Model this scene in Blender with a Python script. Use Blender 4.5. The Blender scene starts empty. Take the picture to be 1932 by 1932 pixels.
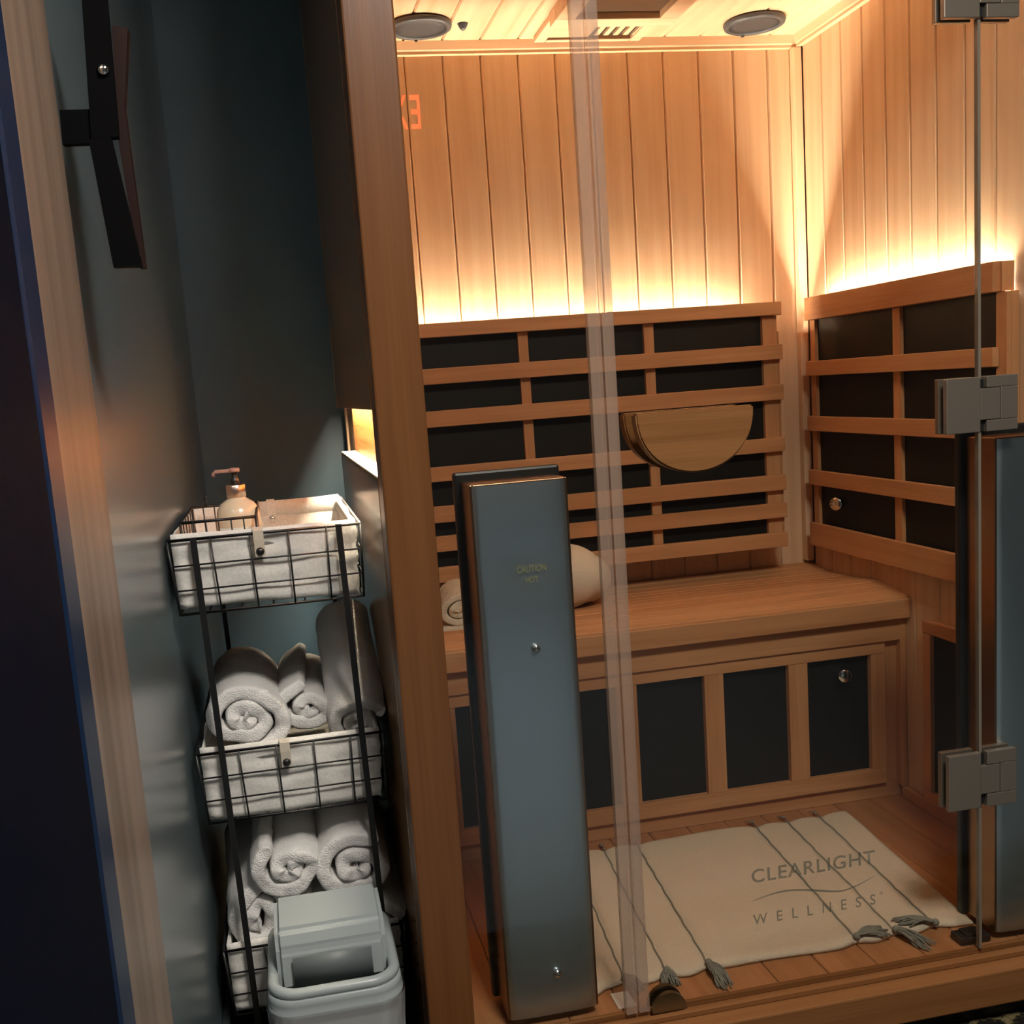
import bpy, bmesh, math, random
from mathutils import Vector, Matrix
random.seed(7)
D = bpy.data
COL = bpy.context.scene.collection
SC = bpy.context.scene

# ------------------------------------------------------------------ camera
RT = Vector((0.979524518227708, -0.187491175375267, -0.07334014826258273))
UP = Vector((0.09978936060645784, 0.13576386546935357, 0.9857029249944295))
FW = Vector((0.17485365795582047, 0.9728387492227168, -0.15169365942665103))
CPOS = Vector((-1.33955, -2.5456, 0.996123))
cam = D.objects.new('camera', D.cameras.new('camera')); COL.objects.link(cam)
M = Matrix.Identity(4)
for i in range(3):
    M[i][0] = RT[i]; M[i][1] = UP[i]; M[i][2] = -FW[i]; M[i][3] = CPOS[i]
cam.matrix_world = M
cam.data.sensor_width = 36; cam.data.lens = 36*2015.2723/1932
cam.data.shift_x = 66.93/1932; cam.data.shift_y = 74.0/1932
cam.data.clip_start = 0.02
SC.camera = cam

# ------------------------------------------------------------------ world, exposure
W = D.worlds.new('world'); SC.world = W; W.use_nodes = True
W.node_tree.nodes['Background'].inputs[0].default_value = (.5, .6, .7, 1)
W.node_tree.nodes['Background'].inputs[1].default_value = 0.02
vs = SC.view_settings
vs.view_transform = 'Standard'; vs.look = 'None'; vs.gamma = 1; vs.exposure = 0.1; vs.use_curve_mapping = False

LED = 390.0        # strips behind the heater top rails
NICHE = 520.0      # strip in the side niche
def area(name, loc, rot, sx, sy, power, color, spread=180):
    l = D.lights.new(name, 'AREA'); l.shape = 'RECTANGLE'; l.size = sx; l.size_y = sy
    l.energy = power; l.color = color; l.spread = math.radians(spread)
    o = D.objects.new(name, l); COL.objects.link(o); o.location = loc
    o.rotation_euler = [math.radians(a) for a in rot]
    return o
area('hall_ceiling_lamp', (-.75, -2.45, 2.42), (0, 0, 0), .5, .5, 52.0, (1.0, .93, .84))
area('hall_floor_fill', (-.7, -3.3, 1.6), (0, 0, 0), .4, .4, 8.0, (.75, .9, 1.0), 100)  # added fill light above the hall floor, not a lamp of the hall

# ------------------------------------------------------------------ materials
def new_mat(name):
    m = D.materials.new(name); m.use_nodes = True
    nt = m.node_tree; b = nt.nodes['Principled BSDF']
    return m, nt, b
def N(nt, t, **k):
    n = nt.nodes.new(t)
    for a, v in k.items(): setattr(n, a, v)
    return n
def L(nt, a, b): nt.links.new(a, b)
def wood(name, light, dark, axis='z', rough=.55, scale=1.0, wave=.5, gloss=.3, figure=True):
    m, nt, b = new_mat(name)
    tc = N(nt, 'ShaderNodeTexCoord'); oi = N(nt, 'ShaderNodeObjectInfo')
    mul = N(nt, 'ShaderNodeMath', operation='MULTIPLY'); mul.inputs[1].default_value = 37.0
    L(nt, oi.outputs['Random'], mul.inputs[0])
    add = N(nt, 'ShaderNodeVectorMath', operation='ADD'); L(nt, tc.outputs['Object'], add.inputs[0]); L(nt, mul.outputs[0], add.inputs[1])
    mp = N(nt, 'ShaderNodeMapping')
    s = [26*scale]*3; ai = 'xyz'.index(axis); s[ai] = 1.6*scale
    mp.inputs['Scale'].default_value = s
    L(nt, add.outputs[0], mp.inputs[0])
    n1 = N(nt, 'ShaderNodeTexNoise'); n1.inputs['Scale'].default_value = 1.0; n1.inputs['Detail'].default_value = 5; n1.inputs['Distortion'].default_value = .6
    L(nt, mp.outputs[0], n1.inputs['Vector'])
    mp2 = N(nt, 'ShaderNodeMapping'); s2 = [240*scale]*3; s2[ai] = 5*scale; mp2.inputs['Scale'].default_value = s2
    L(nt, add.outputs[0], mp2.inputs[0])
    n2 = N(nt, 'ShaderNodeTexNoise'); n2.inputs['Scale'].default_value = 1.0; n2.inputs['Detail'].default_value = 3
    L(nt, mp2.outputs[0], n2.inputs['Vector'])
    # cathedral figure: rings of a distorted stretched field
    mp3 = N(nt, 'ShaderNodeMapping'); s3 = [11*scale]*3; s3[ai] = 1.1*scale; mp3.inputs['Scale'].default_value = s3
    L(nt, add.outputs[0], mp3.inputs[0])
    wv = N(nt, 'ShaderNodeTexWave', wave_type='RINGS', rings_direction='SPHERICAL'); wv.inputs['Scale'].default_value = 1.1
    wv.inputs['Distortion'].default_value = 5; wv.inputs['Detail'].default_value = 2; wv.inputs['Detail Scale'].default_value = .7
    L(nt, mp3.outputs[0], wv.inputs['Vector'])
    a1 = N(nt, 'ShaderNodeMath', operation='MULTIPLY_ADD'); L(nt, n1.outputs[0], a1.inputs[0]); a1.inputs[1].default_value = .9
    a2 = N(nt, 'ShaderNodeMath', operation='MULTIPLY'); L(nt, n2.outputs[0], a2.inputs[0]); a2.inputs[1].default_value = .45
    L(nt, a2.outputs[0], a1.inputs[2])
    a3 = N(nt, 'ShaderNodeMath', operation='MULTIPLY_ADD'); L(nt, wv.outputs[0], a3.inputs[0]); a3.inputs[1].default_value = .28*wave if figure else 0; L(nt, a1.outputs[0], a3.inputs[2])
    a4 = N(nt, 'ShaderNodeMath', operation='MULTIPLY_ADD'); L(nt, oi.outputs['Random'], a4.inputs[0]); a4.inputs[1].default_value = .22; L(nt, a3.outputs[0], a4.inputs[2])
    cr = N(nt, 'ShaderNodeValToRGB'); cr.color_ramp.elements[0].position = .40; cr.color_ramp.elements[1].position = 1.05
    cr.color_ramp.elements[0].color = (*dark, 1); cr.color_ramp.elements[1].color = (*light, 1)
    L(nt, a4.outputs[0], cr.inputs[0]); L(nt, cr.outputs[0], b.inputs['Base Color'])
    b.inputs['Roughness'].default_value = rough
    b.inputs['Specular IOR Level'].default_value = gloss
    bp = N(nt, 'ShaderNodeBump'); bp.inputs['Strength'].default_value = .08; bp.inputs['Distance'].default_value = .002
    L(nt, n2.outputs[0], bp.inputs['Height']); L(nt, bp.outputs[0], b.inputs['Normal'])
    return m
def plain(name, col, rough=.5, metal=0, spec=.5, noise=0, nscale=60, bump=0, coat=0, var=0, crough=.12):
    m, nt, b = new_mat(name)
    b.inputs['Base Color'].default_value = (*col, 1); b.inputs['Roughness'].default_value = rough
    b.inputs['Metallic'].default_value = metal; b.inputs['Specular IOR Level'].default_value = spec
    b.inputs['Coat Weight'].default_value = coat; b.inputs['Coat Roughness'].default_value = crough
    if bump or var:
        tc = N(nt, 'ShaderNodeTexCoord'); n = N(nt, 'ShaderNodeTexNoise'); n.inputs['Scale'].default_value = nscale; n.inputs['Detail'].default_value = 4
        L(nt, tc.outputs['Object'], n.inputs['Vector'])
        if bump:
            bp = N(nt, 'ShaderNodeBump'); bp.inputs['Strength'].default_value = bump; bp.inputs['Distance'].default_value = .003
            L(nt, n.outputs[0], bp.inputs['Height']); L(nt, bp.outputs[0], b.inputs['Normal'])
        if var:
            cr = N(nt, 'ShaderNodeValToRGB')
            cr.color_ramp.elements[0].position = .3; cr.color_ramp.elements[1].position = .7
            cr.color_ramp.elements[0].color = (*[c*(1-var) for c in col], 1); cr.color_ramp.elements[1].color = (*[min(1, c*(1+var*.6)) for c in col], 1)
            L(nt, n.outputs[0], cr.inputs[0]); L(nt, cr.outputs[0], b.inputs['Base Color'])
    return m
def emit(name, col, s):
    m, nt, b = new_mat(name)
    b.inputs['Base Color'].default_value = (0, 0, 0, 1)
    b.inputs['Emission Color'].default_value = (*col, 1); b.inputs['Emission Strength'].default_value = s
    return m
def glassmat(name, tint, refl=.045, rough=0.0):
    m, nt, b = new_mat(name); nt.nodes.remove(b)
    out = nt.nodes['Material Output']
    tr = N(nt, 'ShaderNodeBsdfTransparent'); tr.inputs[0].default_value = (*tint, 1)
    gl = N(nt, 'ShaderNodeBsdfGlossy'); gl.inputs['Roughness'].default_value = rough
    geo = N(nt, 'ShaderNodeNewGeometry')
    dot = N(nt, 'ShaderNodeVectorMath', operation='DOT_PRODUCT'); L(nt, geo.outputs['Incoming'], dot.inputs[0]); L(nt, geo.outputs['Normal'], dot.inputs[1])
    ab = N(nt, 'ShaderNodeMath', operation='ABSOLUTE'); L(nt, dot.outputs['Value'], ab.inputs[0])
    om = N(nt, 'ShaderNodeMath', operation='SUBTRACT'); om.inputs[0].default_value = 1; L(nt, ab.outputs[0], om.inputs[1])
    pw = N(nt, 'ShaderNodeMath', operation='POWER'); L(nt, om.outputs[0], pw.inputs[0]); pw.inputs[1].default_value = 5
    ma = N(nt, 'ShaderNodeMath', operation='MULTIPLY_ADD'); L(nt, pw.outputs[0], ma.inputs[0]); ma.inputs[1].default_value = 1-refl; ma.inputs[2].default_value = refl
    mx = N(nt, 'ShaderNodeMixShader'); L(nt, ma.outputs[0], mx.inputs[0]); L(nt, tr.outputs[0], mx.inputs[1]); L(nt, gl.outputs[0], mx.inputs[2])
    L(nt, mx.outputs[0], out.inputs[0])
    return m
def film(name, col, alpha, rough=.3):
    m, nt, b = new_mat(name); out = nt.nodes['Material Output']
    b.inputs['Base Color'].default_value = (*col, 1); b.inputs['Roughness'].default_value = rough
    tr = N(nt, 'ShaderNodeBsdfTransparent'); mx = N(nt, 'ShaderNodeMixShader'); mx.inputs[0].default_value = alpha
    L(nt, tr.outputs[0], mx.inputs[1]); L(nt, b.outputs[0], mx.inputs[2]); L(nt, mx.outputs[0], out.inputs[0])
    return m

CL, CD = (.74, .50, .31), (.60, .365, .20)
WZ = wood('cedar_upright', CL, CD, 'z'); WX = wood('cedar_crosswise', CL, CD, 'x'); WY = wood('cedar_lengthwise', CL, CD, 'y')
RL, RD = (.62, .315, .14), (.43, .18, .065)
SX = wood('rail_cedar_crosswise', RL, RD, 'x', wave=.2); SY = wood('rail_cedar_lengthwise', RL, RD, 'y', wave=.2); SZ = wood('rail_cedar_upright', RL, RD, 'z', wave=.2)
FY = wood('floor_cedar', (.46, .21, .09), (.30, .125, .048), 'y', wave=.3)
POST = wood('varnished_cedar_upright', (.205, .082, .026), (.13, .046, .014), 'z', rough=.32, gloss=.5, wave=.3)
SIDE = wood('gloss_dark_cedar', (.27, .14, .06), (.15, .07, .028), 'z', rough=.2, gloss=.6, wave=.2)
NICHEW = wood('niche_cedar', (.62, .25, .07), (.42, .15, .035), 'y', rough=.25, gloss=.5)
WALN = wood('oiled_handle_wood', (.28, .125, .044), (.16, .066, .021), 'x', rough=.35, scale=1.5)
SILL = wood('sill_cedar', (.28, .12, .042), (.18, .07, .022), 'x', rough=.4)
TEAL = plain('teal_paint', (.11, .19, .255), rough=.42, spec=.5, bump=.05, nscale=350)
TEALG = plain('teal_satin_paint', (.15, .20, .22), rough=.30, spec=.6, bump=.05, nscale=6, coat=.8, crough=.28)
NAVY = plain('navy_paint', (.002, .004, .012), rough=.7, spec=.05)
HALL = plain('hall_paint', (.06, .07, .075), rough=.6, bump=.04, nscale=300)
BLK = plain('black_steel', (.012, .012, .013), rough=.4, metal=0, spec=.5)
BLKP = plain('black_carbon_panel', (.013, .010, .007), rough=.5, spec=.25)
CHR = plain('chrome', (.8, .8, .78), rough=.12, metal=1)
STEEL = plain('brushed_hinge_steel', (.30, .255, .205), rough=.38, metal=.65, bump=.04, nscale=400)
PLATE = plain('reflector_steel', (.74, .85, .92), rough=.34, metal=1)
PEDGE = plain('bronze_edge', (.35, .22, .13), rough=.3, metal=1)
BRZ = plain('bronze_clip', (.30, .25, .15), rough=.35, metal=1)
WHT = plain('terry_cotton', (.90, .89, .87), rough=.95, spec=.1, bump=.9, nscale=420)
CRM = plain('cream_terry', (.78, .68, .52), rough=.95, spec=.1, bump=.7, nscale=350)
LIN = plain('cotton_canvas', (.86, .84, .79), rough=.9, spec=.1, bump=.12, nscale=220, var=.10)
STRP = plain('beige_strap', (.62, .56, .46), rough=.85, spec=.1)
MATC = plain('cream_mat_cotton', (.68, .58, .44), rough=.95, spec=.1, bump=.6, nscale=300, var=.05)
YRN = plain('grey_yarn', (.25, .24, .20), rough=.95, spec=.1)
BIN = plain('grey_plastic', (.38, .43, .44), rough=.32, spec=.5)
BIND = plain('shaded_grey_plastic', (.14, .165, .17), rough=.45, spec=.4)  # darker copy of the bin plastic, the opening's shade in its colour
BAG = film('thin_bin_bag', (.75, .77, .78), .42, .22)
SOAP = plain('cream_bottle', (.80, .68, .50), rough=.25, spec=.5, coat=.4)
LBL = plain('white_label', (.80, .77, .70), rough=.5)
INK = plain('grey_print', (.22, .22, .20), rough=.6)
COP = plain('copper_pump', (.80, .62, .52), rough=.3, metal=1)
SPK = plain('grey_speaker_mesh', (.030, .032, .036), rough=.6, bump=.3, nscale=900)
SPKR = plain('grey_speaker_ring', (.06, .063, .068), rough=.45)
DARKV = plain('dark_void', (.03, .016, .01), rough=.8)
SEAL = film('frosted_seal', (.52, .36, .27), .42, .25)
DECAL = film('etched_print', (.13, .12, .09), .68, .5)
CAUT = plain('olive_print', (.30, .28, .12), rough=.6)
GLASS = glassmat('clear_glass', (.93, .93, .915), .038)
GEDGE = plain('glass_edge', (.20, .17, .13), rough=.2, spec=.8)
LEDM = emit('warm_led', (1.0, .895, .72), LED)
NLED = emit('niche_led', (1.0, .84, .62), NICHE)
EXITM = emit('exit_red', (1.0, .06, .02), 22.0)

def casing_mat():
    m, nt, b = new_mat('streaked_bronze_casing')
    tc = N(nt, 'ShaderNodeTexCoord'); mp = N(nt, 'ShaderNodeMapping'); mp.inputs['Scale'].default_value = (20, 30, 1.2)
    n = N(nt, 'ShaderNodeTexNoise'); n.inputs['Scale'].default_value = 1; n.inputs['Detail'].default_value = 6
    L(nt, tc.outputs['Object'], mp.inputs[0]); L(nt, mp.outputs[0], n.inputs['Vector'])
    cr = N(nt, 'ShaderNodeValToRGB'); cr.color_ramp.elements[0].position = .3; cr.color_ramp.elements[1].position = .7
    cr.color_ramp.elements[0].color = (.25, .175, .13, 1); cr.color_ramp.elements[1].color = (.42, .31, .235, 1)
    L(nt, n.outputs[0], cr.inputs[0]); L(nt, cr.outputs[0], b.inputs['Base Color'])
    b.inputs['Roughness'].default_value = .38; b.inputs['Metallic'].default_value = .3
    bp = N(nt, 'ShaderNodeBump'); bp.inputs['Strength'].default_value = .25; bp.inputs['Distance'].default_value = .003
    L(nt, n.outputs[0], bp.inputs['Height']); L(nt, bp.outputs[0], b.inputs['Normal'])
    return m
CASE = casing_mat()
def carpet_mat():
    m, nt, b = new_mat('patterned_carpet')
    tc = N(nt, 'ShaderNodeTexCoord')
    n = N(nt, 'ShaderNodeTexNoise'); n.inputs['Scale'].default_value = 38; n.inputs['Detail'].default_value = 6; n.inputs['Roughness'].default_value = .75
    L(nt, tc.outputs['Object'], n.inputs['Vector'])
    cr = N(nt, 'ShaderNodeValToRGB'); e = cr.color_ramp.elements
    e[0].position = .40; e[0].color = (.010, .010, .011, 1); e[1].position = .52; e[1].color = (.018, .016, .012, 1)
    x = e.new(.56); x.color = (.12, .095, .04, 1); y = e.new(.62); y.color = (.22, .18, .09, 1)
    L(nt, n.outputs[0], cr.inputs[0]); L(nt, cr.outputs[0], b.inputs['Base Color'])
    b.inputs['Roughness'].default_value = 1; b.inputs['Specular IOR Level'].default_value = .1
    n2 = N(nt, 'ShaderNodeTexNoise'); n2.inputs['Scale'].default_value = 500; L(nt, tc.outputs['Object'], n2.inputs['Vector'])
    bp = N(nt, 'ShaderNodeBump'); bp.inputs['Strength'].default_value = .8; bp.inputs['Distance'].default_value = .004
    L(nt, n2.outputs[0], bp.inputs['Height']); L(nt, bp.outputs[0], b.inputs['Normal'])
    return m
CARP = carpet_mat()

# ------------------------------------------------------------------ mesh helpers
def link(name, me, m, parent=None, loc=None):
    o = D.objects.new(name, me); COL.objects.link(o)
    if m and not me.materials: me.materials.append(m)
    if parent: o.parent = parent
    if loc: o.location = loc
    return o
def obj(name, bm, m, parent=None, smooth=False, loc=None):
    bmesh.ops.recalc_face_normals(bm, faces=bm.faces)
    me = D.meshes.new(name); bm.to_mesh(me); bm.free()
    if smooth:
        for p in me.polygons: p.use_smooth = True
    return link(name, me, m, parent, loc)
def tag(o, label=None, cat=None, group=None, kind=None):
    if label: o['label'] = label
    if cat: o['category'] = cat
    if group: o['group'] = group
    if kind: o['kind'] = kind
    return o
def thing(name, label, cat, loc=(0, 0, 0), group=None, kind=None):
    o = D.objects.new(name, None); COL.objects.link(o); o.location = loc; o.empty_display_size = .05
    return tag(o, label, cat, group, kind)
def box(bm, a, b, bev=0):
    x0, y0, z0 = [min(a[i], b[i]) for i in range(3)]; x1, y1, z1 = [max(a[i], b[i]) for i in range(3)]
    v = [bm.verts.new(p) for p in ((x0,y0,z0),(x1,y0,z0),(x1,y1,z0),(x0,y1,z0),(x0,y0,z1),(x1,y0,z1),(x1,y1,z1),(x0,y1,z1))]
    fs = [bm.faces.new([v[i] for i in f]) for f in ((0,3,2,1),(4,5,6,7),(0,1,5,4),(1,2,6,5),(2,3,7,6),(3,0,4,7))]
    if bev:
        es = {e for f in fs for e in f.edges}
        bmesh.ops.bevel(bm, geom=list(es), offset=bev, segments=2, affect='EDGES', profile=.5)
    return bm
def bx(a, b, bev=0): return box(bmesh.new(), a, b, bev)
def prism(pts, vec):
    bm = bmesh.new(); vec = Vector(vec)
    a = [bm.verts.new(p) for p in pts]; b = [bm.verts.new(Vector(p)+vec) for p in pts]
    bm.faces.new(a); bm.faces.new(b[::-1])
    for i in range(len(a)):
        j = (i+1) % len(a); bm.faces.new((a[i], b[i], b[j], a[j]))
    return bm
def tube(bm, pts, r, seg=8, closed=False, rs=None):
    pts = [Vector(p) for p in pts]; n = len(pts); rings = []
    prev = None
    for i, p in enumerate(pts):
        if closed: d = pts[(i+1) % n]-pts[i-1]
        else: d = pts[min(i+1, n-1)]-pts[max(i-1, 0)]
        d.normalize()
        if prev is None:
            u = d.orthogonal().normalized()
        else:
            u = prev-d*prev.dot(d)
            u = u.normalized() if u.length > 1e-6 else d.orthogonal().normalized()
        prev = u; w = d.cross(u); rr = rs[i] if rs else r
        rings.append([bm.verts.new(p+(u*math.cos(2*math.pi*k/seg)+w*math.sin(2*math.pi*k/seg))*rr) for k in range(seg)])
    m = n if closed else n-1
    for i in range(m):
        A, B = rings[i], rings[(i+1) % n]
        for k in range(seg): bm.faces.new((A[k], A[(k+1) % seg], B[(k+1) % seg], B[k]))
    if not closed: bm.faces.new(rings[0][::-1]); bm.faces.new(rings[-1])
    return bm
def lathe(prof, seg=32, cap=True):
    bm = bmesh.new(); rings = []
    for r, z in prof:
        rings.append([bm.verts.new((r*math.cos(2*math.pi*k/seg), r*math.sin(2*math.pi*k/seg), z)) for k in range(seg)])
    for A, B in zip(rings, rings[1:]):
        for k in range(seg): bm.faces.new((A[k], A[(k+1) % seg], B[(k+1) % seg], B[k]))
    if cap: bm.faces.new(rings[0][::-1]); bm.faces.new(rings[-1])
    return bm
def text_mesh(s, size, extrude=0, spacing=1.0, bold=0):
    c = D.curves.new('lettering', 'FONT'); c.body = s; c.size = size; c.extrude = extrude; c.space_character = spacing; c.offset = bold
    o = D.objects.new('lettering', c); COL.objects.link(o)
    dg = bpy.context.evaluated_depsgraph_get()
    me = D.meshes.new_from_object(o.evaluated_get(dg)); D.objects.remove(o); D.curves.remove(c)
    return me
def fit_text(s, x0, x1, z0, z1, spacing=1.0, bold=0, extrude=.0002):
    me = text_mesh(s, 1, 0, spacing, bold)
    xs = [v.co.x for v in me.vertices]; ys = [v.co.y for v in me.vertices]
    a, b, c, d = min(xs), max(xs), min(ys), max(ys)
    for v in me.vertices: v.co = ((v.co.x-a)/(b-a)*(x1-x0)+x0, 0, (v.co.y-c)/(d-c)*(z1-z0)+z0)
    return me
def solid(o, t, off=-1):
    m = o.modifiers.new('solid', 'SOLIDIFY'); m.thickness = t; m.offset = off; return o
def subsurf(o, n=1):
    m = o.modifiers.new('sub', 'SUBSURF'); m.levels = n; m.render_levels = n; return o
def plank_mesh(name, w, length, t, axis, normal, ch=.0035):
    # plank lying along `axis`; its face points to `normal`; local origin at its start, centre of its width
    ax = 'xyz'.index(axis); nv = Vector(normal); lv = Vector((0, 0, 0)); lv[ax] = 1
    wv = lv.cross(nv)
    h = w/2-.0006
    sec = [(-h, -t), (h, -t), (h, -ch), (h-ch, 0), (-h+ch, 0), (-h, -ch)]
    bm = prism([wv*a+nv*b for a, b in sec], lv*length)
    bmesh.ops.recalc_face_normals(bm, faces=bm.faces)
    me = D.meshes.new(name); bm.to_mesh(me); bm.free(); return me
def planks(parent, mesh, mat, positions, name='plank'):
    for p in positions: link(name, mesh, mat, parent, p)

# ================================================================== SETTING
F = -1.052; S = .0885; ZC = 1.775; XL = -1.13; FL = -.10
# sauna back wall
wb = tag(obj('wall_back', bx((XL-.04, .016, -.02), (.10, .05, ZC+.06)), WZ), 'cedar plank back wall of the sauna above the long bench heater', 'wall', kind='structure')
planks(wb, plank_mesh('plank', S, ZC, .014, 'z', (0, -1, 0)), WZ, [(-.0797+S/2-S*k-.0, 0, 0) for k in range(12)])
wr = tag(obj('wall_right', bx((.016, -1.05, -.02), (.05, .014, ZC+.06)), WZ), 'cedar plank right wall of the sauna beside the side heater', 'wall', kind='structure')
planks(wr, plank_mesh('plank', S, ZC, .014, 'z', (-1, 0, 0)), WZ, [(0, -.1111+S/2-S*k, 0) for k in range(11)])
# corner strip
tr = tag(obj('trim_1', bx((-.0225, -.0225, .49), (-.0005, -.0005, 1.748), .003), WZ), 'cedar corner strip where back and right sauna walls meet', 'trim', kind='structure')
wl = tag(obj('wall_left_sauna', bx((XL-.035, -1.0, -.02), (XL, .014, ZC+.06)), WZ), 'inner cedar left wall of the sauna, hidden behind the front post', 'wall', kind='structure')
# ceiling
ce = tag(obj('ceiling', bx((XL-.035, -1.09, ZC+.014), (.05, .05, ZC+.05)), WY), 'pale cedar plank ceiling of the sauna', 'ceiling', kind='structure')
planks(ce, plank_mesh('plank', S, 1.06, .013, 'y', (0, 0, -1)), WY, [(-.878+S*.5+S*k, -1.06, ZC) for k in range(-3, 10)])
# cornice (two strips with a step)
def cornice(name, pts, label):
    return tag(obj(name, prism(pts[0], pts[1]), pts[2]), label, 'trim', kind='structure')
cornice('trim_2', ([(XL, 0, 1.748), (XL, -.014, 1.748), (XL, -.014, 1.754), (XL, -.017, 1.757), (XL, -.022, ZC), (XL, 0, ZC)], (1.13, 0, 0), WX), 'cedar cornice strip along the top of the back sauna wall')
cornice('trim_3', ([(0, -1.04, 1.748), (-.014, -1.04, 1.748), (-.014, -1.04, 1.754), (-.017, -1.04, 1.757), (-.022, -1.04, ZC), (0, -1.04, ZC)], (0, 1.02, 0), WY), 'cedar cornice strip along the top of the right sauna wall')
# sauna floor
fs = tag(obj('sauna_floor', bx((XL-.03, -1.04, -.05), (.05, .05, -.014)), FY), 'reddish cedar plank floor inside the sauna', 'floor', kind='structure')
planks(fs, plank_mesh('plank', .0885, 1.035, .013, 'y', (0, 0, 1), .0015), FY, [(.0-.0442-.0885*k, -1.037, 0) for k in range(13)])
tag(obj('baseboard_right', bx((-.014, -1.035, .0005), (-.0005, -.425, .026), .002), SY), 'low cedar baseboard along the right sauna wall', 'baseboard', kind='structure')
# sill
sl = thing('trim_4', 'red-brown cedar sill under the glass front of the sauna', 'sill', (0, 0, 0), kind='structure')
obj('sill_board', bx((-1.205, -1.105, -.066), (.09, -1.0385, -.006), .003), SILL, sl)
obj('sill_lip', bx((-1.128, -1.075, -.0055), (.05, -1.0655, .0035), .001), SILL, sl)
obj('sill_lip', bx((-1.128, -1.047, -.0055), (.05, -1.0395, .0035), .001), SILL, sl)
tag(obj('plinth', bx((-1.19, -1.08, FL), (.09, .02, -.067)), BLK), 'recessed plinth under the sauna sill, black for the gap shadow', 'plinth', kind='structure')  # black colour stands for the shadow in the gap under the sill
# front posts
pl = tag(obj('trim_5', bx((-1.200, -1.075, FL+.001), (-1.131, -1.012, 2.1), .003), POST), 'tall varnished cedar front post at the left of the sauna', 'post', kind='structure')
tag(obj('trim_6', bx((.0, -1.075, FL+.001), (.07, -1.012, 2.1), .003), POST), 'tall cedar front post at the far right of the sauna', 'post', kind='structure')
tag(obj('trim_7', bx((-1.130, -1.075, 1.80), (-.001, -1.012, 2.1), .003), POST), 'cedar header above the glass front of the sauna', 'header', kind='structure')
# outside left flank of the sauna with lit niche
YB = -.215
sd = thing('wall_flank', 'dark glossy cedar outer flank of the sauna with a lit niche', 'wall', kind='structure')
obj('upper_panel', bx((-1.2005, YB, .974), (-1.1905, -1.011, 1.86), .002), SIDE, sd)
obj('upper_core', bx((-1.1903, YB, 1.012), (-1.166, -1.011, 1.86)), SIDE, sd)
obj('lower_panel', bx((-1.2005, YB, FL+.001), (-1.166, -1.011, .876), .002), SIDE, sd)
obj('header_panel', bx((-1.2005, YB, 1.862), (-1.166, -1.011, 2.1)), SIDE, sd)
obj('niche_back', bx((-1.170, YB-.0, .877), (-1.1665, -1.011, 1.0115)), NICHEW, sd)
obj('niche_ledge', bx((-1.2005, YB, .8765), (-1.171, -1.011, .8795)), plain('pale_niche_ledge', (.75, .62, .45), rough=.4), sd)
obj('edge_strip', bx((-1.2005, YB+.0005, .974), (-1.166, YB+.012, 1.80), .001), SZ, sd)
obj('edge_strip', bx((-1.2005, YB+.0005, FL+.001), (-1.166, YB+.012, .876), .001), POST, sd)
tag(obj('niche_light', bx((-1.187, YB-.01, 1.006), (-1.173, -.99, 1.011)), NLED), 'warm light strip under the top edge of the niche', 'light strip')
# hall
XW = -1.522
tag(obj('wall_left', bx((XW-.08, -4.6, FL), (XW, .30, 2.5)), TEALG), 'teal satin-painted hall wall at the left, beside the wire rack', 'wall', kind='structure')
tag(obj('wall_alcove', bx((XW, .22, FL), (-1.0, .30, 2.5)), TEAL), 'dark teal wall at the end of the alcove behind the wire rack', 'wall', kind='structure')
tag(obj('wall_rear', bx((XW, -4.60, FL), (1.4, -4.42, 2.5)), HALL), 'grey-blue hall wall behind the camera', 'wall', kind='structure')
tag(obj('wall_right_hall', bx((1.4, -4.6, FL), (1.5, .3, 2.5)), HALL), 'grey-blue hall wall far to the right', 'wall', kind='structure')
tag(obj('wall_front_hall', bx((.071, -1.03, FL), (1.4, -.95, 2.5)), TEAL), 'teal hall wall to the right of the sauna', 'wall', kind='structure')
tag(obj('wall_above', bx((-1.2, -1.02, 2.1), (.071, -.95, 2.5)), TEAL), 'teal wall above the sauna header', 'wall', kind='structure')
tag(obj('ceiling_hall', bx((XW-.08, -4.6, 2.5), (1.5, .3, 2.56)), HALL), 'hall ceiling', 'ceiling', kind='structure')
tag(obj('floor_2', bx((XW-.08, -4.6, FL-.05), (1.5, -1.56, FL)), plain('pale_blue_grey_floor', (.10, .115, .125), rough=.5)), 'pale blue-grey hall floor behind the camera, beyond the carpet', 'floor', kind='structure')
tag(obj('floor', bx((XW-.08, -1.559, FL-.05), (1.5, .3, FL)), CARP), 'dark hall carpet with yellow flecks in front of the sauna', 'floor', kind='structure')
tag(obj('baseboard_left', bx((XW+.0005, -1.41, FL+.0005), (XW+.014, .215, FL+.09), .003), plain('dark_baseboard', (.03, .035, .04), rough=.4)), 'dark baseboard along the left hall wall', 'baseboard', kind='structure')
cs = tag(obj('trim_8', bx((XW+.0005, -1.635, FL+.001), (XW+.012, -1.425, 2.3), .003), CASE), 'streaked bronze-grey door casing on the left hall wall', 'trim', kind='structure')
dn = thing('door_2', 'dark navy painted door at the far left edge', 'door', kind='structure')
obj('door_leaf', bx((XW+.001, -2.5, FL+.005), (XW+.013, -1.702, 2.2), .004), NAVY, dn)
obj('door_edge_highlight', bx((XW+.001, -1.70, FL+.005), (XW+.014, -1.637, 2.2), .006), plain('navy_highlight_blue', (.006, .022, .062), rough=.35, spec=.3), dn)  # bluer strip paints the glossy highlight on the navy door

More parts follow.
